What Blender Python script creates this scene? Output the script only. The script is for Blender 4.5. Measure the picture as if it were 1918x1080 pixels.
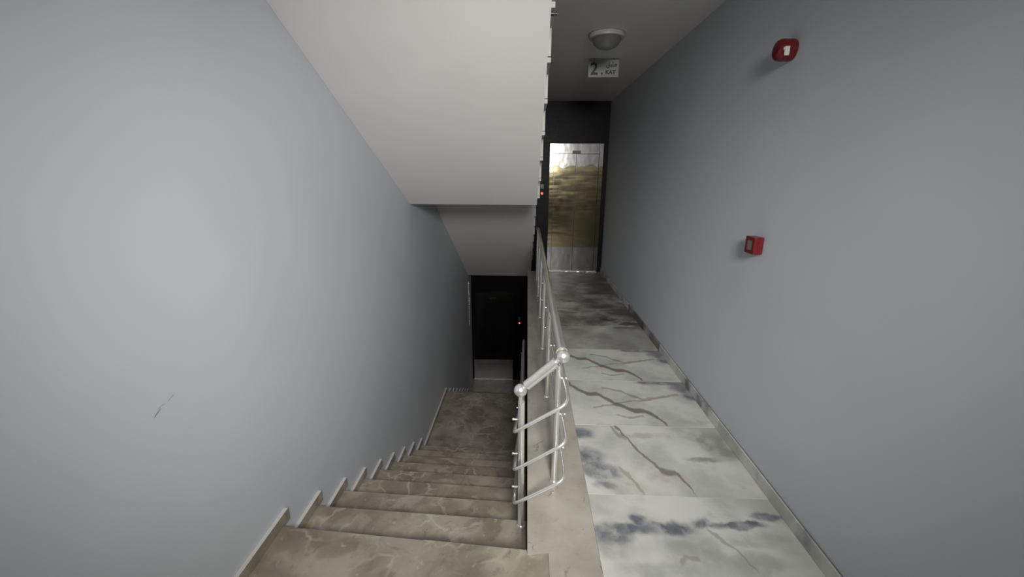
import bpy, bmesh, math, random
from mathutils import Vector, Matrix

random.seed(4)
S = bpy.context.scene
for o in list(bpy.data.objects):
    bpy.data.objects.remove(o)
COL = S.collection

# ------------------------------------------------------------------ camera
cam_d = bpy.data.cameras.new('camera')
cam = bpy.data.objects.new('camera', cam_d)
COL.objects.link(cam)
cam_d.sensor_width = 36.0
cam_d.lens = 785.85 / 1918 * 36.0
cam_d.clip_start = 0.02
PITCH, YAW, ROLL = 0.2661, 0.0348, 0.0051
cp, sp, cy, sy = math.cos(PITCH), math.sin(PITCH), math.cos(YAW), math.sin(YAW)
fwd = Vector((-sy * cp, cy * cp, -sp))
rgt = Vector((cy, sy, 0))
upv = rgt.cross(fwd)
cr, sr = math.cos(ROLL), math.sin(ROLL)
rgt, upv = cr * rgt + sr * upv, cr * upv - sr * rgt
M = Matrix((rgt, upv, -fwd)).transposed().to_4x4()
M.translation = Vector((0, 0, 1.67))
cam.matrix_world = M
S.camera = cam

# ------------------------------------------------------------------ world and exposure
w = bpy.data.worlds.new('world')
w.use_nodes = True
w.node_tree.nodes['Background'].inputs[0].default_value = (0.6, 0.65, 0.75, 1)
w.node_tree.nodes['Background'].inputs[1].default_value = 0.02
S.world = w
S.view_settings.view_transform = 'Standard'
S.view_settings.look = 'None'
S.view_settings.gamma = 1.0
S.view_settings.use_curve_mapping = False
S.view_settings.exposure = 0.0
# unseen spot added behind the viewer lights everything; its narrow beam imitates lens vignetting
SPOT_AT = Vector((0.38, -1.0, 2.45))
SPOT_AIM = Vector((-0.25, 3.0, 0.75))
sd = bpy.data.lights.new('added_spot', 'SPOT')
sd.energy = 890
sd.spot_size = math.radians(74)
sd.spot_blend = 1.0
sd.shadow_soft_size = 0.36
sd.color = (1.0, 0.985, 0.96)
so_ = bpy.data.objects.new('added_spot', sd)
COL.objects.link(so_)
so_.location = SPOT_AT
so_.rotation_euler = (SPOT_AIM - SPOT_AT).to_track_quat('-Z', 'Y').to_euler()

# ------------------------------------------------------------------ measurements (metres)
XL = -1.268       # left wall
XR = 1.325        # right wall
ZC = 2.81         # corridor ceiling
LX0, LX1 = 0.023, 0.35      # marble ledge beside the stairs
YE = 7.34         # end wall with the upper lift
YB = -4.0         # rear wall
HS = 3.17         # storey height
YLOW = 9.3        # end wall one floor down
RUN, RISE = 0.333, 0.178
Z0 = -0.11        # top landing of the stairs
YN = 1.80


# ------------------------------------------------------------------ node helpers
class NT:
    def __init__(s, name):
        s.m = bpy.data.materials.new(name)
        s.m.use_nodes = True
        s.t = s.m.node_tree
        s.b = s.t.nodes['Principled BSDF']

    def n(s, typ, **kw):
        nd = s.t.nodes.new(typ)
        for k, v in kw.items():
            setattr(nd, k, v)
        return nd

    def lk(s, a, b):
        s.t.links.new(a, b)

    def put(s, sock, v):
        if isinstance(v, bpy.types.NodeSocket):
            s.lk(v, sock)
        else:
            sock.default_value = v

    def math(s, op, a, b=0.0, c=None, clamp=False):
        nd = s.n('ShaderNodeMath', operation=op, use_clamp=clamp)
        s.put(nd.inputs[0], a)
        s.put(nd.inputs[1], b)
        if c is not None:
            s.put(nd.inputs[2], c)
        return nd.outputs[0]

    def vm(s, op, a, b=(0, 0, 0), out=0):
        nd = s.n('ShaderNodeVectorMath', operation=op)
        s.put(nd.inputs[0], a)
        if op == 'SCALE':
            s.put(nd.inputs['Scale'], b)
        elif op != 'LENGTH':
            s.put(nd.inputs[1], b)
        return nd.outputs['Value'] if out else nd.outputs[0]

    def coord(s):
        return s.n('ShaderNodeTexCoord').outputs['Object']

    def noise(s, vec, scale, detail=4, rough=0.55, dist=0.0, color=False):
        nd = s.n('ShaderNodeTexNoise')
        s.put(nd.inputs['Vector'], vec)
        nd.inputs['Scale'].default_value = scale
        nd.inputs['Detail'].default_value = detail
        nd.inputs['Roughness'].default_value = rough
        nd.inputs['Distortion'].default_value = dist
        return nd.outputs['Color'] if color else nd.outputs[0]

    def mapr(s, v, a, b, c=0.0, d=1.0, smooth=True):
        nd = s.n('ShaderNodeMapRange', interpolation_type='SMOOTHSTEP' if smooth else 'LINEAR')
        s.put(nd.inputs[0], v)
        for i, x in enumerate((a, b, c, d)):
            s.put(nd.inputs[1 + i], x)
        return nd.outputs[0]

    def mix(s, fac, a, b):
        nd = s.n('ShaderNodeMix', data_type='RGBA')
        s.put(nd.inputs[0], fac)
        for i, v in ((6, a), (7, b)):
            if isinstance(v, tuple) and len(v) == 3:
                v = (*v, 1)
            s.put(nd.inputs[i], v)
        return nd.outputs[2]

    def warp(s, vec, scale, amt, detail=4):
        c = s.noise(vec, scale, detail, color=True)
        d = s.vm('SUBTRACT', c, (0.5, 0.5, 0.5))
        return s.vm('ADD', vec, s.vm('SCALE', d, amt))

    def bump(s, h, strength=0.1, dist=0.002):
        nd = s.n('ShaderNodeBump')
        nd.inputs['Strength'].default_value = strength
        nd.inputs['Distance'].default_value = dist
        s.lk(h, nd.inputs['Height'])
        s.lk(nd.outputs[0], s.b.inputs['Normal'])

    def done(s, col, rough=0.5, metal=0.0):
        if isinstance(col, tuple):
            col = (*col, 1)
        s.put(s.b.inputs['Base Color'], col)
        s.put(s.b.inputs['Roughness'], rough)
        s.put(s.b.inputs['Metallic'], metal)
        return s.m

    def vein(s, px, py, pts, width):
        """mask of a vein that follows py = f(px) through pts (x rising)"""
        xs = [p[0] for p in pts]
        ys = [p[1] for p in pts]
        x0, x1, y0, y1 = xs[0], xs[-1], min(ys) - 0.01, max(ys) + 0.01
        t = s.mapr(px, x0, x1, 0, 1, False)
        fc = s.n('ShaderNodeFloatCurve')
        cur = fc.mapping.curves[0]
        P = [((x - x0) / (x1 - x0), (y - y0) / (y1 - y0)) for x, y in pts]
        cur.points[0].location = P[0]
        cur.points[-1].location = P[-1]
        for q in P[1:-1]:
            cur.points.new(*q)
        for q in cur.points:
            q.handle_type = 'VECTOR'
        fc.mapping.update()
        s.lk(t, fc.inputs['Value'])
        f = s.math('MULTIPLY_ADD', fc.outputs[0], y1 - y0, y0)
        d = s.math('ABSOLUTE', s.math('SUBTRACT', py, f))
        m = s.mapr(d, width * 0.35, width, 1, 0)
        e = s.math('MULTIPLY', s.mapr(px, x0 - 0.002, x0 + 0.01), s.mapr(px, x1 - 0.01, x1 + 0.002, 1, 0))
        return s.math('MULTIPLY', m, e)

    def blot(s, vec, cx, cy_, rx, ry, soft=0.35):
        v = s.vm('SUBTRACT', vec, (cx, cy_, 0))
        v = s.vm('MULTIPLY', v, (1 / rx, 1 / ry, 0))
        return s.mapr(s.vm('LENGTH', v, out=1), soft, 1.15, 1, 0)


def plain(name, col, rough=0.5, metal=0.0, emit=None, strength=0.0, relief=0.0, scale=60, spec=None):
    t = NT(name)
    p = t.coord()
    n = t.noise(p, scale, 3)
    if relief:
        t.bump(n, relief, 0.002)
    r = t.mapr(n, 0.2, 0.8, max(0.02, rough - 0.04), rough + 0.04)
    if emit:
        t.b.inputs['Emission Color'].default_value = (*emit, 1)
        t.b.inputs['Emission Strength'].default_value = strength
    if spec is not None:
        t.b.inputs['Specular IOR Level'].default_value = spec
    return t.done(col, r, metal)


def paint(name, col, scuffs=()):
    t = NT(name)
    p = t.coord()
    big = t.noise(p, 0.9, 3)
    c = t.mix(t.mapr(big, 0.3, 0.7), tuple(x * 0.96 for x in col), tuple(min(1, x * 1.03) for x in col))
    if scuffs:
        sep = t.n('ShaderNodeSeparateXYZ')
        t.lk(t.warp(p, 30, 0.006), sep.inputs[0])
        acc = None
        for pts, wd, k in scuffs:
            m = t.math('MULTIPLY', t.vein(sep.outputs[1], sep.outputs[2], pts, wd), k)
            acc = m if acc is None else t.math('MAXIMUM', acc, m)
        c = t.mix(acc, c, (0.05, 0.05, 0.06))
    t.bump(t.noise(p, 170, 3, 0.6), 0.12, 0.0015)
    return t.done(c, 0.55)


def brown_marble(name):
    t = NT(name)
    p = t.coord()
    q = t.warp(p, 3.5, 0.16, 5)
    n1 = t.noise(q, 4.5, 6, 0.62)
    c = t.mix(t.mapr(n1, 0.32, 0.68), (0.185, 0.158, 0.122), (0.305, 0.27, 0.215))
    vo = t.n('ShaderNodeTexVoronoi', feature='DISTANCE_TO_EDGE')
    t.lk(t.warp(q, 9, 0.10, 5), vo.inputs['Vector'])
    vo.inputs['Scale'].default_value = 5.5
    v1 = t.mapr(vo.outputs['Distance'], 0.0, 0.07, 1, 0)
    br = t.mapr(t.noise(p, 3.0, 3), 0.42, 0.62)
    vc = t.n('ShaderNodeTexVoronoi', feature='SMOOTH_F1')
    t.lk(t.warp(q, 9, 0.12, 5), vc.inputs['Vector'])
    vc.inputs['Scale'].default_value = 6.5
    vc.inputs['Smoothness'].default_value = 0.7
    cs = t.n('ShaderNodeSeparateColor')
    t.lk(vc.outputs['Color'], cs.inputs[0])
    c = t.mix(t.math('MULTIPLY', t.mapr(cs.outputs[0], 0.25, 0.75), 0.5), c, (0.135, 0.112, 0.085))
    c = t.mix(t.math('MULTIPLY', t.mapr(cs.outputs[1], 0.5, 0.75), 0.45), c, (0.345, 0.31, 0.245))
    c = t.mix(t.math('MULTIPLY', t.math('MULTIPLY', v1, br), 0.55), c, (0.46, 0.42, 0.345))
    fl = t.mapr(t.noise(q, 26, 4, 0.6), 0.60, 0.74)
    c = t.mix(t.math('MULTIPLY', fl, 0.5), c, (0.42, 0.385, 0.31))
    dk = t.mapr(t.noise(q, 14, 4, 0.6), 0.30, 0.42, 1, 0)
    c = t.mix(t.math('MULTIPLY', dk, 0.45), c, (0.10, 0.085, 0.068))
    t.bump(n1, 0.04, 0.002)
    return t.done(c, t.mapr(n1, 0.3, 0.7, 0.28, 0.42))


def ledge_marble(name):
    t = NT(name)
    p = t.coord()
    q = t.warp(p, 5, 0.09, 5)
    n1 = t.noise(q, 3.2, 6, 0.6)
    c = t.mix(t.mapr(n1, 0.3, 0.7), (0.305, 0.28, 0.235), (0.415, 0.39, 0.34))
    vo = t.n('ShaderNodeTexVoronoi', feature='DISTANCE_TO_EDGE')
    t.lk(t.warp(q, 16, 0.06, 5), vo.inputs['Vector'])
    vo.inputs['Scale'].default_value = 5.0
    ck = t.math('MULTIPLY', t.mapr(vo.outputs['Distance'], 0.0, 0.022, 1, 0), t.mapr(t.noise(p, 6, 3), 0.53, 0.63))
    c = t.mix(t.math('MULTIPLY', ck, 0.7), c, (0.15, 0.13, 0.10))
    sp_ = t.mapr(t.noise(q, 75, 3, 0.6), 0.66, 0.74)
    c = t.mix(t.math('MULTIPLY', sp_, 0.6), c, (0.17, 0.15, 0.12))
    t.bump(n1, 0.04, 0.002)
    return t.done(c, t.mapr(n1, 0.3, 0.7, 0.25, 0.4))


TY = {'a': 2.572, 'b': 1.916, 'c': 1.26, 'd': 0.0, 'e': 0.0}


def tile_mat(kind):
    """polished white porcelain with grey clouds and brown veins, tile-local coordinates"""
    t = NT('marble_tile_' + kind)
    p = t.coord()
    qa = t.warp(p, 14, 0.05, 5)
    qb = t.warp(t.warp(p, 4, 0.12, 4), 18, 0.05, 4)
    sep = t.n('ShaderNodeSeparateXYZ')
    t.lk(qa, sep.inputs[0])
    px, py = sep.outputs[0], sep.outputs[1]
    if kind in 'de':
        rnd = t.n('ShaderNodeObjectInfo').outputs['Random']
        p2 = t.vm('ADD', p, t.vm('SCALE', (7.0, 11.0, 5.0), rnd))
        qb = t.warp(t.warp(p2, 4, 0.12, 4), 18, 0.05, 4)
    cl = t.noise(t.warp(p, 2.5, 0.3), 2.4, 5, 0.55)
    c = t.mix(t.mapr(cl, 0.40, 0.64), (0.555, 0.562, 0.525), (0.40, 0.402, 0.38))
    c = t.mix(t.math('MULTIPLY', t.mapr(t.noise(qb, 6, 5, 0.6), 0.58, 0.72), 0.35), c, (0.30, 0.29, 0.265))
    BR, BL, GR = (0.145, 0.118, 0.085), (0.125, 0.132, 0.15), (0.24, 0.24, 0.225)

    def loc(pts):
        return [(x - LX1, y - TY[kind]) for x, y in pts]

    def veins(lst, col, k):
        nonlocal c
        for pts, wd in lst:
            c = t.mix(t.math('MULTIPLY', t.vein(px, py, loc(pts), wd), k), c, col)

    def blots(lst, col, k):
        nonlocal c
        br_ = t.mapr(t.noise(qb, 9, 4, 0.6), 0.32, 0.6, 0.35, 1)
        for x, y, rx, ry in lst:
            m = t.math('MULTIPLY', t.blot(qb, x - LX1, y - TY[kind], rx, ry), br_)
            c = t.mix(t.math('MULTIPLY', m, k), c, col)

    if kind in 'de':  # darker mottling; also puts the corridor's dim far end into tile colour
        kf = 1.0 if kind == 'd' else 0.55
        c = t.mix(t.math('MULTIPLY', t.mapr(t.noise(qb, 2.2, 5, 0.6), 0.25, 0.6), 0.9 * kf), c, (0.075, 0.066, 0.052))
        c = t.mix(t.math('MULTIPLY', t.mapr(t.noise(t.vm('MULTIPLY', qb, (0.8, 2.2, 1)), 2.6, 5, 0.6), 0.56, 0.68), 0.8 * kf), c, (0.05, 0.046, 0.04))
    elif kind == 'a':
        blots([(1.20, 3.19, 0.22, 0.05), (1.27, 3.10, 0.11, 0.08), (1.02, 3.2, 0.13, 0.045), (1.30, 2.98, 0.09, 0.08)], BL, 0.9)
        blots([(1.18, 2.64, 0.16, 0.05), (0.95, 2.98, 0.2, 0.05)], GR, 0.35)
        veins([([(0.36, 3.186), (0.414, 3.075), (0.493, 3.0), (0.573, 3.0), (0.647, 2.915), (0.682, 2.86), (0.759, 2.80), (0.808, 2.765),
                 (0.876, 2.765), (0.925, 2.719), (0.96, 2.673), (0.995, 2.58)], 0.042)], BR, 0.85)
        veins([([(0.62, 3.10), (0.77, 3.053), (0.825, 2.985), (0.912, 2.935), (1.027, 2.955), (1.22, 3.02)], 0.022),
               ([(0.50, 2.80), (0.66, 2.84), (0.80, 2.90), (0.98, 2.93)], 0.015),
               ([(0.66, 2.72), (0.74, 2.67), (0.86, 2.70)], 0.018)], BR, 0.5)
    elif kind == 'b':
        blots([(0.385, 2.47, 0.09, 0.07), (0.40, 2.22, 0.11, 0.12), (0.45, 2.10, 0.14, 0.08), (0.45, 1.99, 0.08, 0.05)], BL, 0.95)
        blots([(1.22, 2.42, 0.16, 0.11), (1.24, 2.30, 0.14, 0.10), (1.1, 2.22, 0.15, 0.03)], GR, 0.9)
        blots([(0.82, 2.06, 0.13, 0.07), (0.56, 1.98, 0.16, 0.09), (0.78, 2.47, 0.2, 0.04)], (0.34, 0.31, 0.26), 0.6)
        veins([([(0.615, 2.575), (0.64, 2.529), (0.666, 2.45), (0.713, 2.314), (0.771, 2.199), (0.805, 2.124), (0.848, 2.103), (0.882, 2.105),
                 (0.930, 1.986), (0.942, 1.915)], 0.035)], BR, 0.75)
        veins([([(0.585, 2.57), (0.63, 2.46), (0.67, 2.42)], 0.05)], (0.22, 0.17, 0.13), 0.55)
        veins([([(0.56, 2.14), (0.61, 2.06), (0.66, 1.92)], 0.04)], (0.28, 0.235, 0.16), 0.6)
    else:
        blots([(0.43, 1.66, 0.11, 0.08), (0.50, 1.70, 0.12, 0.035), (0.575, 1.755, 0.05, 0.05), (0.60, 1.68, 0.05, 0.05),
               (0.665, 1.70, 0.11, 0.055), (0.77, 1.71, 0.10, 0.06), (0.89, 1.755, 0.06, 0.04),
               (1.03, 1.725, 0.15, 0.028), (1.15, 1.735, 0.08, 0.025), (1.24, 1.785, 0.10, 0.03)], BL, 1.0)
        blots([(0.42, 1.58, 0.10, 0.10), (0.78, 1.60, 0.24, 0.06), (1.0, 1.52, 0.3, 0.06), (1.1, 1.64, 0.2, 0.05), (0.6, 1.46, 0.25, 0.05)], GR, 0.5)
        veins([([(0.9, 1.70), (0.98, 1.60), (1.03, 1.48)], 0.02), ([(0.70, 1.50), (0.74, 1.54), (0.80, 1.53)], 0.02)], (0.2, 0.19, 0.17), 0.5)
    t.bump(cl, 0.02, 0.001)
    t.b.inputs['Specular IOR Level'].default_value = 0.35
    return t.done(c, 0.42)


def steel(name, col=(0.72, 0.71, 0.69), rough=0.24, wavy=0.0, wscale=(2, 2, 1.2), metal=1.0):
    t = NT(name)
    p = t.coord()
    if wavy:
        q = t.vm('MULTIPLY', p, wscale)
        t.bump(t.noise(q, 2.2, 2), wavy, 0.02)
    n = t.noise(p, 9.0, 2)
    return t.done(col, t.mapr(n, 0.3, 0.7, rough * 0.92, rough * 1.1), metal)


SC = lambda L: [(y * 1.0144, 1.67 + (z - 1.67) * 1.0144) for y, z in L]
SCUFFS = [([(1.205, 0.867), (1.222, 0.877), (1.243, 0.889)], 0.0042, 0.75),
          ([(1.222, 0.890), (1.245, 0.894), (1.262, 0.893)], 0.0032, 0.4),
          ([(1.268, 0.893), (1.284, 0.901), (1.302, 0.908)], 0.0036, 0.5),
          ([(0.70, 1.005), (0.715, 0.998), (0.73, 0.992)], 0.006, 0.3)]
MAT = {
    'wall_l': paint('grey_wall_paint_scuffed', (0.505, 0.528, 0.562), [(SC(a), b, k * 0.8) for a, b, k in SCUFFS]),
    'wall': paint('grey_wall_paint', (0.505, 0.528, 0.562)),
    'white': paint('white_ceiling_paint', (0.74, 0.73, 0.705)),
    'brown': brown_marble('brown_marble'),
    'ledge': ledge_marble('beige_marble'),
    'steel': steel('satin_steel', (0.82, 0.81, 0.78), 0.30, metal=0.82),
    'mirror': steel('mirror_steel', (0.18, 0.177, 0.17), 0.2, 0.16),
    'gold': steel('gold_tinted_steel', (0.155, 0.132, 0.08), 0.16, 0.3, (0.5, 1, 2.4)),
    'sill': steel('bright_sill', (0.85, 0.84, 0.82), 0.3, 0.8, (12, 12, 12)),
    'plaster': plain('pale_plaster_edge', (0.50, 0.485, 0.46), 0.7),
    'cement': plain('grey_unpolished_stone', (0.40, 0.39, 0.37), 0.7),
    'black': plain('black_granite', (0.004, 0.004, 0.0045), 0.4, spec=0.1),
    'blackp': plain('black_plastic', (0.012, 0.012, 0.013), 0.35),
    'grout': plain('dark_grout', (0.12, 0.115, 0.10), 0.8),
    'red': plain('red_plastic', (0.12, 0.006, 0.008), 0.3),
    'lens': plain('pale_highlight', (0.62, 0.58, 0.56), 0.15),  # pale colour for the highlight painted on the siren
    'pane': plain('grey_break_glass', (0.16, 0.14, 0.14), 0.12),
    'signw': plain('white_sign_plastic', (0.27, 0.285, 0.27), 0.4),
    'ink': plain('black_ink', (0.01, 0.01, 0.01), 0.5),
    'lampw': plain('white_lamp_plastic', (0.40, 0.395, 0.37), 0.4),
    'led': plain('red_led', (0.3, 0.0, 0.0), 0.4, emit=(1.0, 0.05, 0.03), strength=5.0),
    'lit': plain('added_lamp_glass', (0.8, 0.8, 0.8), 0.4, emit=(1.0, 0.96, 0.9), strength=3.0),
    'wood': plain('brown_door_wood', (0.23, 0.15, 0.07), 0.4),
    'dim': plain('dim_lcd', (0.09, 0.10, 0.11), 0.3),
    'tile_a': tile_mat('a'), 'tile_b': tile_mat('b'), 'tile_c': tile_mat('c'), 'tile_d': tile_mat('d'), 'tile_e': tile_mat('e'),
}


def bowl_mat():
    t = NT('frosted_glass_bowl')
    t.b.inputs['Transmission Weight'].default_value = 0.75
    t.b.inputs['IOR'].default_value = 1.25
    n = t.noise(t.coord(), 90, 2)
    t.bump(n, 0.2, 0.001)
    return t.done((0.42, 0.42, 0.39), 0.28)


MAT['bowl'] = bowl_mat()


# ------------------------------------------------------------------ mesh helpers
def mk(name, bm, mat, parent=None, smooth=False, loc=None):
    me = bpy.data.meshes.new(name)
    bmesh.ops.recalc_face_normals(bm, faces=bm.faces)
    bm.to_mesh(me)
    bm.free()
    for m in (mat if isinstance(mat, (list, tuple)) else [mat]):
        me.materials.append(MAT[m])
    if smooth:
        for f in me.polygons:
            f.use_smooth = True
        me.set_sharp_from_angle(angle=math.radians(42))
    o = bpy.data.objects.new(name, me)
    COL.objects.link(o)
    if parent is not None:
        o.parent = parent
    if loc is not None:
        o.location = loc
    return o


def add_box(bm, x0, x1, y0, y1, z0, z1, bev=0.0, skew=0.0):
    r = bmesh.ops.create_cube(bm, size=1)
    vs = r['verts']
    for v in vs:
        v.co = Vector((x0 + (v.co.x + .5) * (x1 - x0), y0 + (v.co.y + .5) * (y1 - y0), z0 + (v.co.z + .5) * (z1 - z0)))
        if skew:
            v.co.y -= skew * (v.co.x - XL)
    if bev:
        es = list({e for v in vs for e in v.link_edges})
        bmesh.ops.bevel(bm, geom=es, offset=bev, segments=1, affect='EDGES')


def box(name, x0, x1, y0, y1, z0, z1, mat, parent=None, bev=0.0, skew=0.0):
    bm = bmesh.new()
    add_box(bm, x0, x1, y0, y1, z0, z1, bev, skew)
    return mk(name, bm, mat, parent)


def add_tube(bm, pts, r, n=12, caps=True):
    pts = [Vector(p) for p in pts]
    rings = []
    prev = None
    for i, p in enumerate(pts):
        if i == 0:
            d = pts[1] - p
        elif i == len(pts) - 1:
            d = p - pts[i - 1]
        else:
            d = (p - pts[i - 1]).normalized() + (pts[i + 1] - p).normalized()
        d.normalize()
        if prev is None:
            a = Vector((0, 0, 1)) if abs(d.z) < 0.9 else Vector((1, 0, 0))
            u = d.cross(a).normalized()
        else:
            u = (prev - d * prev.dot(d)).normalized()
        prev = u
        v = d.cross(u)
        rings.append([bm.verts.new(p + r * (math.cos(2 * math.pi * k / n) * u + math.sin(2 * math.pi * k / n) * v)) for k in range(n)])
    for a, b in zip(rings, rings[1:]):
        for k in range(n):
            bm.faces.new((a[k], a[(k + 1) % n], b[(k + 1) % n], b[k]))
    if caps:
        bm.faces.new(rings[0])
        bm.faces.new(rings[-1])


def rounded(pts, rad, seg=6):
    pts = [Vector(p) for p in pts]
    out = [pts[0]]
    for a, b, c in zip(pts, pts[1:], pts[2:]):
        d1, d2 = (a - b), (c - b)
        r = min(rad, d1.length * .45, d2.length * .45)
        p, q = b + d1.normalized() * r, b + d2.normalized() * r
        for k in range(seg + 1):
            t = k / seg
            out.append((1 - t) ** 2 * p + 2 * t * (1 - t) * b + t * t * q)
    out.append(pts[-1])
    return out


def tube(name, pts, r, mat, parent=None, n=14):
    bm = bmesh.new()
    add_tube(bm, pts, r, n)
    o = mk(name, bm, mat, parent, True)
    return o


def ball(name, c, r, mat, parent=None, u=20, v=12):
    bm = bmesh.new()
    bmesh.ops.create_uvsphere(bm, u_segments=u, v_segments=v, radius=r, matrix=Matrix.Translation(c))
    return mk(name, bm, mat, parent, True)


def add_lathe(bm, prof, c, n=40, axis=Vector((0, 0, 1))):
    """prof: (radius, along) pairs around axis through c"""
    axis = axis.normalized()
    a = Vector((1, 0, 0)) if abs(axis.x) < .9 else Vector((0, 1, 0))
    u = axis.cross(a).normalized()
    v = axis.cross(u)
    c = Vector(c)
    prev = None
    for r, h in prof:
        if r < 1e-6:
            ring = [bm.verts.new(c + axis * h)]
        else:
            ring = [bm.verts.new(c + axis * h + r * (math.cos(2 * math.pi * k / n) * u + math.sin(2 * math.pi * k / n) * v)) for k in range(n)]
        if prev:
            for k in range(n):
                k2 = (k + 1) % n
                if len(prev) == 1 and len(ring) > 1:
                    bm.faces.new((prev[0], ring[k], ring[k2]))
                elif len(ring) == 1:
                    bm.faces.new((prev[k], prev[k2], ring[0]))
                else:
                    bm.faces.new((prev[k], prev[k2], ring[k2], ring[k]))
        prev = ring


def lathe(name, prof, c, mat, parent=None, n=40, axis=(0, 0, 1)):
    bm = bmesh.new()
    add_lathe(bm, prof, c, n, Vector(axis))
    return mk(name, bm, mat, parent, True)


def add_prism(bm, yz, x0, x1):
    a = [bm.verts.new((x0, y, z)) for y, z in yz]
    b = [bm.verts.new((x1, y, z)) for y, z in yz]
    caps = [bm.faces.new(a), bm.faces.new(b[::-1])]
    for i in range(len(yz)):
        j = (i + 1) % len(yz)
        bm.faces.new((a[i], b[i], b[j], a[j]))
    bmesh.ops.triangulate(bm, faces=caps, ngon_method='EAR_CLIP')


def prism(name, yz, x0, x1, mat, parent=None):
    bm = bmesh.new()
    add_prism(bm, yz, x0, x1)
    return mk(name, bm, mat, parent)


def structure(o):
    o['kind'] = 'structure'
    return o


def thing(name, label, cat, loc, group=None):
    o = bpy.data.objects.new(name, None)
    o.empty_display_size = 0.1
    COL.objects.link(o)
    o['label'] = label
    o['category'] = cat
    if group:
        o['group'] = group
    # children are modelled in world metres: keep the base as the parent's place
    o.location = loc
    o['_base'] = 0
    del o['_base']
    return o


def settle(root):
    """children were built in world metres: shift each so the parent can sit at the thing's base"""
    for ch in root.children:
        ch.location = Vector(ch.location) - root.location


# ------------------------------------------------------------------ the setting
structure(box('wall_left', XL - 0.15, XL, YB - 0.15, YLOW + 0.15, -3.3, 6.0, 'wall_l'))
structure(box('wall_right', XR, XR + 0.15, YB - 0.15, YLOW + 0.15, -3.3, 3.2, 'wall'))
structure(box('wall_end', 0.125, XR, YE, YE + 0.15, 0.0, ZC, 'black'))
structure(box('wall_lower_end', XL, XR, YLOW, YLOW + 0.15, -3.17, 0.6, 'black'))
# rear wall behind the viewer, with a door and a window
rear = bmesh.new()
DX0, DX1, DZ = -1.10, -0.20, 2.08
add_box(rear, XL, DX0, YB - 0.15, YB, -0.11, ZC)
add_box(rear, DX0, DX1, YB - 0.15, YB, DZ, ZC)
add_box(rear, DX1, XR, YB - 0.15, YB, -0.11, ZC)
structure(mk('wall_rear', rear, 'wall'))
door = structure(box('door_1', DX0, DX1, YB - 0.12, YB - 0.03, -0.11, DZ, 'wood'))
tube('door_handle', [(-0.28, YB - 0.03, 0.95), (-0.28, YB + 0.03, 0.95), (-0.40, YB + 0.03, 0.95)], 0.01, 'steel', door)
ceil = bmesh.new()
add_box(ceil, XL, XR, YB, 1.60, ZC, HS - 0.02)
add_box(ceil, 0.15, XR, 1.60, YE + 0.15, ZC, HS - 0.02)
structure(mk('ceiling', ceil, 'white'))

# corridor floor: slab with tiles as parts
fl = structure(box('floor', 0.125, XR, YB, YE, -0.36, -0.012, 'grout'))
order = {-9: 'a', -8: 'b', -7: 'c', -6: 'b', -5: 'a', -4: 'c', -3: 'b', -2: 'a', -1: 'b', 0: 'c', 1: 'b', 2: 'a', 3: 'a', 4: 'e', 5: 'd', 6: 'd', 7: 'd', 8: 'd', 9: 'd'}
g = 0.001
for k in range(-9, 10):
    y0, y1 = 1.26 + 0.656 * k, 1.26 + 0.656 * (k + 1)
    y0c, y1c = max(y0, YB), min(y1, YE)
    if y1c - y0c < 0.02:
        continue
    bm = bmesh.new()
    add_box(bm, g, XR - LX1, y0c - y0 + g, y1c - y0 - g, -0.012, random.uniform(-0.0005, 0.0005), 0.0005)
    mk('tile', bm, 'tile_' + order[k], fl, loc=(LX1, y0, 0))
# lower floor
structure(box('floor_lower', XL, XR, YB, YLOW, -3.3, -3.17, 'brown'))
# baseboard on the right wall, strip pieces cut from the same tile
sk = structure(box('baseboard_right', XR - 0.006, XR, YB, YE, 0.002, 0.074, 'grout'))
yy, i = YB, 0
while yy < YE - 0.05:
    y1 = min(yy + 1.31, YE)
    bm = bmesh.new()
    add_box(bm, 0, 0.009, 0.001, y1 - yy - 0.001, 0, 0.075, 0.0015)
    mk('baseboard_tile', bm, 'tile_' + 'dcb'[i % 3], sk, loc=(XR - 0.015, yy, 0.001))
    yy, i = y1, i + 1
# marble ledge between stairs and corridor
lg = bmesh.new()
add_box(lg, LX0, LX1, 1.54, YE, -0.108, 0.0)
trim = structure(mk('trim_1', lg, 'ledge'))
lg = bmesh.new()
add_box(lg, 0.119, LX1, YB, 1.54, -0.108, 0.0)
mk('ledge_slab', lg, 'ledge', trim)
box('ledge_side', LX0 + 0.004, 0.124, 1.70, YE, -0.36, -0.109, 'white', trim)


# ------------------------------------------------------------------ stairs
SK = 0.05


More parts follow.
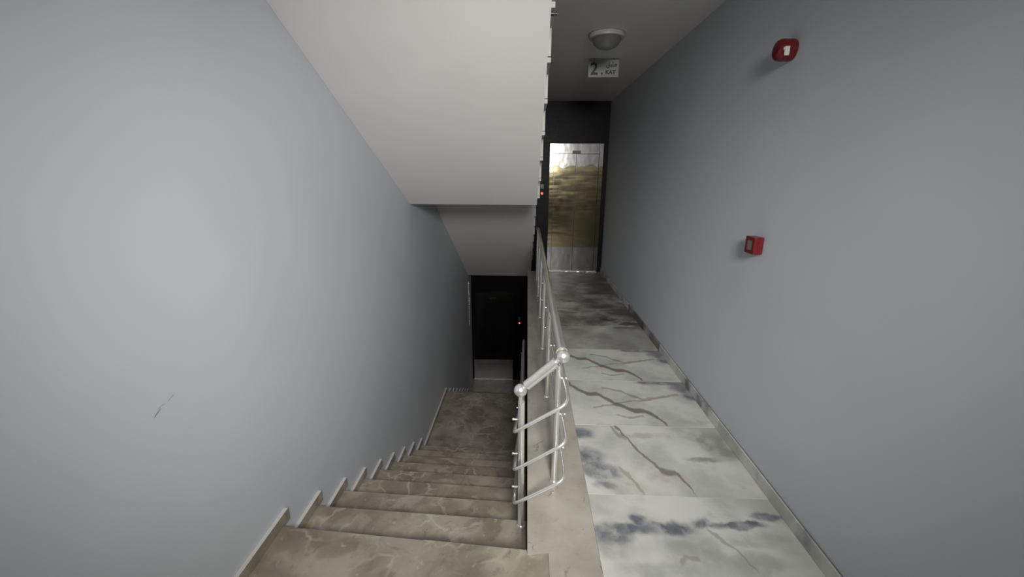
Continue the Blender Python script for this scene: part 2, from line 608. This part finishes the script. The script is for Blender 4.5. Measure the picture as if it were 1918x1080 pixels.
def flights(root, H, mats_tread, xr_land, xr_tread, xr_slab, skirt, top_back, skew):
    """nine risers, a landing, eight risers to the next floor"""
    z0 = Z0 + H
    off = -0.06 if skew else 0.0

    def stone(name, x0, x1, y0, y1, za, zb, bev=0.0025):
        bm = bmesh.new()
        add_box(bm, x0, x1, y0, y1, za, zb, bev, 0.075 if name == 'top_landing' and skew else skew)
        o = mk(name, bm, mats_tread, root)
        if len(mats_tread) > 1:
            for f in o.data.polygons:
                f.material_index = 0 if f.normal.z > 0.5 else 1
        return o
    x0 = XL + 0.001
    ys = [YN + off + RUN * k for k in range(9)]
    for k in range(9):
        zt = z0 - RISE * k
        yb = (top_back if k == 0 else ys[k - 1] + 0.001)
        stone('tread' if k else 'top_landing', x0, xr_tread if k else xr_land, yb + (0.13 if k == 0 and skew else 0), ys[k] + 0.008, zt - 0.03, zt)
        stone('riser', x0, xr_tread - 0.002, ys[k] - 0.02, ys[k], zt - RISE + 0.0, zt - 0.03, 0)
    zl = z0 - RISE * 9
    yl = 6.02
    R2 = (zl - (H - HS)) / 8
    stone('middle_landing', x0, xr_tread, ys[8] + 0.001, yl + 0.008 + (SK * 0.6 if skew else 0), zl - 0.03, zl)
    ys2 = [yl + RUN * j for j in range(8)]
    for j in range(8):
        zt = zl - R2 * j
        if j:
            stone('tread', x0, xr_tread, ys2[j - 1] + 0.001, ys2[j] + 0.008, zt - 0.03, zt)
        stone('riser', x0, xr_tread - 0.002, ys2[j] - 0.02, ys2[j], zt - R2, zt - 0.03, 0)
    # concrete body with a smooth painted soffit
    so2 = lambda y: 1.252 - 0.563 * (y - 5.832) - HS + H
    zs = 1.3515 - HS + H
    ytop = 2.258 + (2.468 - ZC) / 0.4815
    yz = [(ytop, ZC - HS + H)]
    yz.append((1.60, ZC - HS + H)) if ytop > 1.6 else None
    yz += [(1.60, z0 - 0.03 if skew == 0 else z0 - 0.06)]
    for k in range(9):
        zt = z0 - RISE * k - 0.032
        y_ = ys[k] - 0.022 - (skew * 1.4)
        yz.append((y_, zt))
        yz.append((y_, zt - RISE))
    for j in range(8):
        zt = zl - R2 * j - 0.032
        y_ = ys2[j] - 0.022 - (skew * 1.4)
        yz.append((y_, zt))
        yz.append((y_, zt - R2))
    yend = 8.88
    yz.append((yend, zl - R2 * 8 - 0.032))
    yz += [(yend, so2(yend)), (5.832 + (1.252 - 1.3515) / 0.563, zs), (4.577, zs)]
    yz = [p for i, p in enumerate(yz) if i == 0 or (Vector(p) - Vector(yz[i - 1])).length > 1e-4]
    prism('soffit', yz, x0, xr_slab, 'white', root)
    if skirt:
        def strip(ya, yb, zt):
            o = box('skirting', XL + 0.0005, XL + 0.021, ya, yb, zt - 0.004, zt + 0.065, ['brown', 'plaster'], root)
            for f in o.data.polygons:
                f.material_index = 1 if f.normal.z > 0.5 else 0
        for k in range(9):
            strip(YB + 0.09 if k == 0 else YN + RUN * (k - 1) - 0.08, YN + RUN * k, z0 - RISE * k)
        strip(YN + RUN * 8 - 0.08, yl + 0.02, zl)
        for j in range(1, 8):
            strip(ys2[j - 1] - 0.04, ys2[j] + 0.02, zl - R2 * j)


st = thing('staircase', 'brown marble staircase descending along the left wall to the dark floor below', 'staircase', (-0.56, 1.8, Z0))
flights(st, 0.0, ['brown'], 0.117, 0.021, 0.02, True, YB, SK)
# stone ramp that levels the landing up to the ledge
bm = bmesh.new()
P = [(-0.5, 1.692, Z0 + 0.0005), (0.118, 1.545, -0.002), (0.118, -0.8, -0.002), (-0.5, -0.8, Z0 + 0.0005)]
tv = [bm.verts.new(p) for p in P]
bv = [bm.verts.new((p[0], p[1], Z0 + 0.0003)) for p in P]
bm.faces.new(tv)
bm.faces.new(bv[::-1])
for a in range(4):
    bm.faces.new((tv[a], bv[a], bv[(a + 1) % 4], tv[(a + 1) % 4]))
mk('landing_ramp', bm, 'brown', st)
settle(st)
st2 = thing('staircase', 'upper stair flight seen from below with white painted sloping underside', 'staircase', (-0.56, 1.8, Z0 + HS))
flights(st2, HS, ['brown', 'cement'], 0.13, 0.13, 0.102, False, 1.6, 0.0)
#  with a bolt on the stair edge
lathe('rail_bracket', [(0, -.02), (.010, -.02), (.010, .0), (.005, .0), (.005, .008), (.009, .008), (.009, .014), (0, .014)], (0.124, 2.47, 2.47), 'blackp', st2, 14, (1, 0, 0))
settle(st2)

# ------------------------------------------------------------------ railing
rl = thing('railing', 'stainless steel railing on the ledge that turns down along the stairs, with ball ends', 'railing', (0.172, 2.0, 0.0))
RZ = 0.81
B1 = Vector((0.187, 1.915, 0.805))
B2 = Vector((-0.021, 1.915, 0.614))
XP = 0.172
tube('handrail', [(0.182, B1.y + 0.045, RZ), (0.178, 6.78, RZ + 0.015)], 0.0255, 'steel', rl, 20)
bm = bmesh.new()
add_lathe(bm, [(0.0255, 0), (0.030, 0.0), (0.030, 0.014), (0.0255, 0.014)], (0.184, B1.y + 0.032, RZ), 24, Vector((0, 1, 0)))
mk('collar', bm, 'steel', rl, True)
ball('ball_end', B1, 0.034, 'steel', rl)
ball('ball_end', B2, 0.034, 'steel', rl)
dv = (B2 - B1).normalized()
tube('connecting_rail', [B1 + dv * 0.045, B2 - dv * 0.04], 0.0255, 'steel', rl, 20)
tube('connecting_neck', [B1, B2], 0.012, 'steel', rl)
tube('post_neck', [B2 - Vector((0, 0, 0.03)), B2 - Vector((0, 0, 0.085))], 0.010, 'steel', rl)
# ledge posts
BZ = (0.640, 0.428, 0.220)
BX = 0.205
for i in range(6):
    y = 2.008 + 0.934 * i
    p = tube('post', [(XP, y, 0.004), (XP + 0.004, y, RZ - 0.022)], 0.0165, 'steel', rl, 16)
    lathe('foot_flange', [(0, 0), (0.026, 0), (0.026, 0.004), (0.019, 0.012), (0.0165, 0.014)], (XP, y, 0.0005), 'steel', p, 20)
    for z in BZ:
        bm = bmesh.new()
        add_tube(bm, [(XP + 0.01, y, z), (BX + 0.010, y, z)], 0.0055, 8)
        bmesh.ops.create_uvsphere(bm, u_segments=10, v_segments=8, radius=0.0075, matrix=Matrix.Translation((BX + 0.012, y, z)))
        mk('bar_clip', bm, 'steel', p, True)
# stair side posts
XS = -0.012
SLOPE = -RISE / RUN


def rail_z(y):
    """height of the sloping hand rail axis"""
    if y < 4.55:
        return B2.z + SLOPE * (y - B2.y)
    za = B2.z + SLOPE * (4.55 - B2.y)
    if y < 6.02:
        return za
    return za - 0.547 * (y - 6.02)


def tread_z(y):
    yy = y + SK * 1.24 + 0.06
    if yy < 4.47:
        k = math.floor((yy - YN) / RUN) + 1
        return Z0 - RISE * k
    if yy < 6.09:
        return Z0 - RISE * 9
    j = math.floor((y + SK * 1.24 - 6.02) / RUN) + 1
    return Z0 - RISE * 9 - 0.18225 * min(j, 8)


spost = [1.98, 3.00, 4.00, 5.0, 5.93, 6.9, 7.9]
for i, y in enumerate(spost):
    zb, zt = tread_z(y), rail_z(y)
    ztop = B2.z - 0.07 if i == 0 else zt - 0.02
    yt = B2.y + 0.012 if i == 0 else y
    p = tube('post', [(XS, y, zb + 0.003), (XS - 0.004, yt, ztop)], 0.0175, 'steel', rl, 16)
    lathe('foot_flange', [(0, 0), (0.026, 0), (0.026, 0.004), (0.019, 0.012), (0.0165, 0.014)], (XS, y, zb + 0.0005), 'steel', p, 20)
    for dz in (0.205, 0.42, 0.632):
        z = rail_z(y) - 0.80 + dz - 0.005
        bm = bmesh.new()
        add_tube(bm, [(XS - 0.008, y, z), (-0.055, y, z)], 0.0055, 8)
        bmesh.ops.create_uvsphere(bm, u_segments=10, v_segments=8, radius=0.0075, matrix=Matrix.Translation((-0.058, y, z)))
        mk('bar_clip', bm, 'steel', p, True)
tube('stair_handrail', rounded([B2 + Vector((0, 0.04, -0.021)), (-0.021, 4.55, rail_z(4.55)), (-0.021, 6.02, rail_z(6.02)), (-0.021, 8.3, rail_z(8.3))], 0.08), 0.0255, 'steel', rl, 18)
# three thin bars that loop round the end
YBEND = 1.755
LZ = (0.478, 0.265, 0.064)
for k in range(3):
    z, zl_ = BZ[k], LZ[k]
    d1 = rail_z(4.55) - rail_z(YBEND)
    pts = [(BX, 6.72, z), (BX, YBEND, z), (-0.047, YBEND, zl_), (-0.050, 4.55, zl_ + d1), (-0.050, 6.02, zl_ + d1), (-0.05, 8.2, zl_ + d1 - 0.547 * 2.18)]
    tube('bar', rounded(pts, 0.05 if k else 0.055, 7), 0.0088, 'steel', rl, 12)
settle(rl)


# ------------------------------------------------------------------ lifts
def lift(root, x0, x1, y, zf, h, dark):
    """frame, transom with display, two leaves, sill; front faces -y"""
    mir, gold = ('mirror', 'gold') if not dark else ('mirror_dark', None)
    jw = 0.068
    tz = zf + h - 0.16
    xm = (x0 + x1) / 2
    for a, b in ((x0, x0 + jw), (x1 - jw, x1)):
        j = box('jamb', a, b, y - 0.03, y - 0.001, zf + 0.003, zf + h, mir, root, 0.002)
        if gold:
            box('gold_facing', a + 0.002, b - 0.002, y - 0.032, y - 0.030, zf + 0.44, zf + 1.80, gold, j)
    t = box('transom', x0 + jw + 0.001, x1 - jw - 0.001, y - 0.027, y - 0.001, tz, zf + h, mir, root, 0.002)
    box('floor_display', xm - 0.067, xm + 0.067, y - 0.030, y - 0.027, tz + 0.002, tz + 0.05, 'blackp', t)
    for a, b in ((x0 + jw + 0.002, xm - 0.002), (xm + 0.002, x1 - jw - 0.002)):
        l = box('door_leaf', a, b, y - 0.018, y - 0.001, zf + 0.022, tz - 0.004, mir, root, 0.0015)
        if gold:
            # gold tinted sheet with an uneven upper edge
            bm = bmesh.new()
            n = 14
            top, bot = [], []
            for i in range(n + 1):
                x = a + 0.004 + (b - a - 0.008) * i / n
                zt = zf + 1.80 + 0.022 * math.sin(5.0 * i / n + a * 6) + 0.012 * math.sin(11.0 * i / n)
                top.append(x), bot.append(zt)
            f_, k_ = [], []
            for yy_, st_ in ((y - 0.0196, f_), (y - 0.018, k_)):
                for i in range(n + 1):
                    st_.append((bm.verts.new((top[i], yy_, zf + 0.44)), bm.verts.new((top[i], yy_, bot[i]))))
            for st_ in (f_, k_):
                for i in range(n):
                    bm.faces.new((st_[i][0], st_[i + 1][0], st_[i + 1][1], st_[i][1]))
            for i in range(n):
                bm.faces.new((f_[i][1], f_[i + 1][1], k_[i + 1][1], k_[i][1]))
                bm.faces.new((f_[i][0], f_[i + 1][0], k_[i + 1][0], k_[i][0]))
            for i in (0, n):
                bm.faces.new((f_[i][0], f_[i][1], k_[i][1], k_[i][0]))
            mk('gold_facing', bm, gold, l)
    if dark:
        box('floor_reflection', x0 + 0.012, x1 - 0.012, y - 0.0335, y - 0.0305, zf + 0.024, zf + 0.53, 'reflection', root)  # lighter sheet: the floor's reflection put in as a surface
    box('sill', x0, x1 - 0.01, y - 0.06, y - 0.001, zf + 0.001, zf + 0.02, 'sill', root, 0.004)


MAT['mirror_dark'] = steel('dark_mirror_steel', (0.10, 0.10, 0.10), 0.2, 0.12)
MAT['reflection'] = steel('dull_reflection_steel', (0.5, 0.49, 0.47), 0.4, 0.1)  # lighter steel for the painted floor reflection
e1 = thing('elevator', 'shiny steel and gold elevator door at the far end of the tiled corridor', 'elevator', (0.80, YE, 0.0))
lift(e1, 0.362, 1.245, YE, 0.0, 2.16, False)
settle(e1)
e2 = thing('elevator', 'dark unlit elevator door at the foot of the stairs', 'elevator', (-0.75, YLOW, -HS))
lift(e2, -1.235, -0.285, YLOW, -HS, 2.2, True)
settle(e2)


def call_panel(label, x, y, z, disp):
    r = thing('call_panel', label, 'call button', (x, y, z - 0.16))
    box('faceplate', x - 0.045, x + 0.045, y - 0.014, y - 0.001, z - 0.16, z + 0.19, 'black', r, 0.003)
    lathe('lit_button', [(0, -0.02), (0.016, -0.02), (0.019, -0.016), (0.019, -0.012)], (x, y, z), 'led', r, 20, (0, 1, 0))
    box('floor_readout', x - 0.028, x + 0.028, y - 0.016, y - 0.012, z + 0.08, z + 0.15, disp, r, 0.001)
    settle(r)


call_panel('black call panel with red light beside the gold elevator door', 0.246, YE, 1.355, 'blackp')
call_panel('black call panel with red light on the dark wall at the foot of the stairs', -0.144, YLOW, -1.70, 'dim')

# ------------------------------------------------------------------ ceiling lamp and added unseen lamp
lp = thing('ceiling_lamp', 'unlit round ceiling lamp with glass bowl above the floor sign', 'lamp', (0.648, 3.99, ZC))
lathe('base_plate', [(0, 0), (.135, 0), (.135, -.018), (0, -.018)], (0.648, 3.99, ZC), 'lampw', lp)
lathe('rim', [(.118, -.010), (.146, -.004), (.150, -.020), (.146, -.036), (.125, -.042), (.112, -.036), (.118, -.010)], (0.648, 3.99, ZC), 'lampw', lp)
lathe('glass_bowl', [(.122, -.034), (.118, -.055), (.104, -.080), (.078, -.102), (.045, -.116), (.0, -.121)], (0.648, 3.99, ZC), 'bowl', lp)
bm = bmesh.new()
add_lathe(bm, [(0, -.018), (.016, -.018), (.016, -.045), (.028, -.062), (.03, -.08), (.02, -.095), (0, -.10)], (0.648, 3.99, ZC), 20)
mk('bulb', bm, 'lampw', lp, True)
settle(lp)
dsp = (SPOT_AIM - SPOT_AT).normalized()  # unseen dish fixture, added around the spot
back = SPOT_AT - dsp * 0.34
l2 = thing('added_dish_lamp', 'unseen white dish lamp added behind the viewer to house the spot', 'lamp', (SPOT_AT.x, back.y - 0.1, ZC))
lathe('added_lamp_rose', [(0, 0), (.06, 0), (.06, -.02), (0, -.02)], (SPOT_AT.x, back.y - 0.1, ZC), 'lampw', l2, 24)
tube('added_lamp_arm', [(SPOT_AT.x, back.y - 0.1, ZC - 0.02), back - dsp * 0.05], 0.012, 'lampw', l2, 10)
lathe('added_lamp_dish', [(0, -.10), (.08, -.10), (.22, -.06), (.31, 0), (.30, 0), (.21, -.045), (0, -.08)], back, 'lampw', l2, 36, dsp)
lathe('added_lamp_diffuser', [(0, -.012), (.29, -.012), (.29, -.004), (0, -.004)], back, 'lit', l2, 36, dsp)
settle(l2)

# ------------------------------------------------------------------ floor sign
SX0, SX1, SZ0, SZ1, SY = 0.604, 0.912, 2.632, 2.793, 4.75
sg = thing('floor_sign', 'small white sign reading 2. KAT hanging under the corridor ceiling', 'sign', (0.758, SY, SZ1))
box('board', SX0, SX1, SY, SY + 0.006, SZ0, SZ1, 'signw', sg, 0.001)
for x in (0.66, 0.86):
    tube('hanger', [(x, SY + 0.003, SZ1 - 0.002), (x, SY + 0.003, ZC - 0.001)], 0.003, 'blackp', sg, 8)


def text(name, body, size, x, z, font=None, sx=1.0, bold=0.0):
    cu = bpy.data.curves.new(name, 'FONT')
    cu.body = body
    cu.size = size
    cu.extrude = 0.0008
    cu.offset = bold
    to = bpy.data.objects.new(name + '_src', cu)
    COL.objects.link(to)
    dg = bpy.context.evaluated_depsgraph_get()
    me = bpy.data.meshes.new_from_object(to.evaluated_get(dg))
    bpy.data.objects.remove(to)
    me.name = name
    xs = [v.co.x for v in me.vertices]
    zs = [v.co.y for v in me.vertices]
    x0, z0 = min(xs), min(zs)
    for v in me.vertices:
        v.co = Vector((x + (v.co.x - x0) * sx, SY - 0.0012 - v.co.z, z + (v.co.y - z0)))
    me.materials.clear()
    me.materials.append(MAT['ink'])
    o = bpy.data.objects.new(name, me)
    COL.objects.link(o)
    o.parent = sg
    return o


text('digit', '2', 0.158, SX0 + 0.020, SZ0 + 0.022, bold=0.0035)
lathe('full_stop', [(0, -.001), (.0105, -.001), (.0105, .0)], (SX0 + 0.139, SY - 0.0005, SZ0 + 0.033), 'ink', sg, 16, (0, 1, 0))
text('word', 'KAT', 0.053, SX0 + 0.176, SZ0 + 0.026, bold=0.002)
text('arabic_word', '\uFED6\uFE92\uFE8E\uFEC3', 0.060, SX0 + 0.180, SZ0 + 0.082, bold=0.0018, sx=0.86)
settle(sg)

# ------------------------------------------------------------------ fire alarm devices on the right wall
SIR = Vector((XR, 2.405, 2.279))
sn = thing('alarm_siren', 'round red alarm sounder high on the right wall', 'alarm', SIR)
lathe('base_ring', [(0, 0), (.049, 0), (.051, .012), (.051, .03), (0, .03)], SIR, 'red', sn, 32, (-1, 0, 0))
lathe('sounder_body', [(0.050, .03), (.052, .05), (.050, .066), (.043, .079), (.030, .085), (0, .088)], SIR, 'red', sn, 32, (-1, 0, 0))
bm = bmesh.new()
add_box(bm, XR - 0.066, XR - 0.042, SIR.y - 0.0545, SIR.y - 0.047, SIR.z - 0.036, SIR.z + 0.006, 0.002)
mk('painted_highlight', bm, 'lens', sn)  # pale block standing for a light reflection on the glossy body
settle(sn)
cpb = thing('fire_call_point', 'square red fire alarm call point at hand height on the right wall', 'alarm', (XR, 2.42, 1.24))
YA, YZ_, ZA, ZB = 2.375, 2.468, 1.240, 1.334
box('back_box', XR - 0.034, XR - 0.001, YA, YZ_, ZA, ZB, 'red', cpb, 0.004)
fr = bmesh.new()
m_ = 0.018
for a in ((YA, YA + m_, ZA, ZB), (YZ_ - m_, YZ_, ZA, ZB), (YA + m_, YZ_ - m_, ZA, ZA + m_), (YA + m_, YZ_ - m_, ZB - m_, ZB)):
    add_box(fr, XR - 0.056, XR - 0.034, a[0], a[1], a[2], a[3])
mk('front_frame', fr, 'red', cpb)
box('break_glass', XR - 0.053, XR - 0.034, YA + m_ + .0005, YZ_ - m_ - .0005, ZA + m_ + .0005, ZB - m_ - .0005, 'pane', cpb)
settle(cpb)

# thin metal strip on the left wall far down
ws = box('wall_strip', XL + 0.0005, XL + 0.022, 8.86, 8.92, -1.64, -0.60, 'sill')
ws['label'] = 'thin pale metal strip on the left wall far down the stairs'
ws['category'] = 'trim strip'
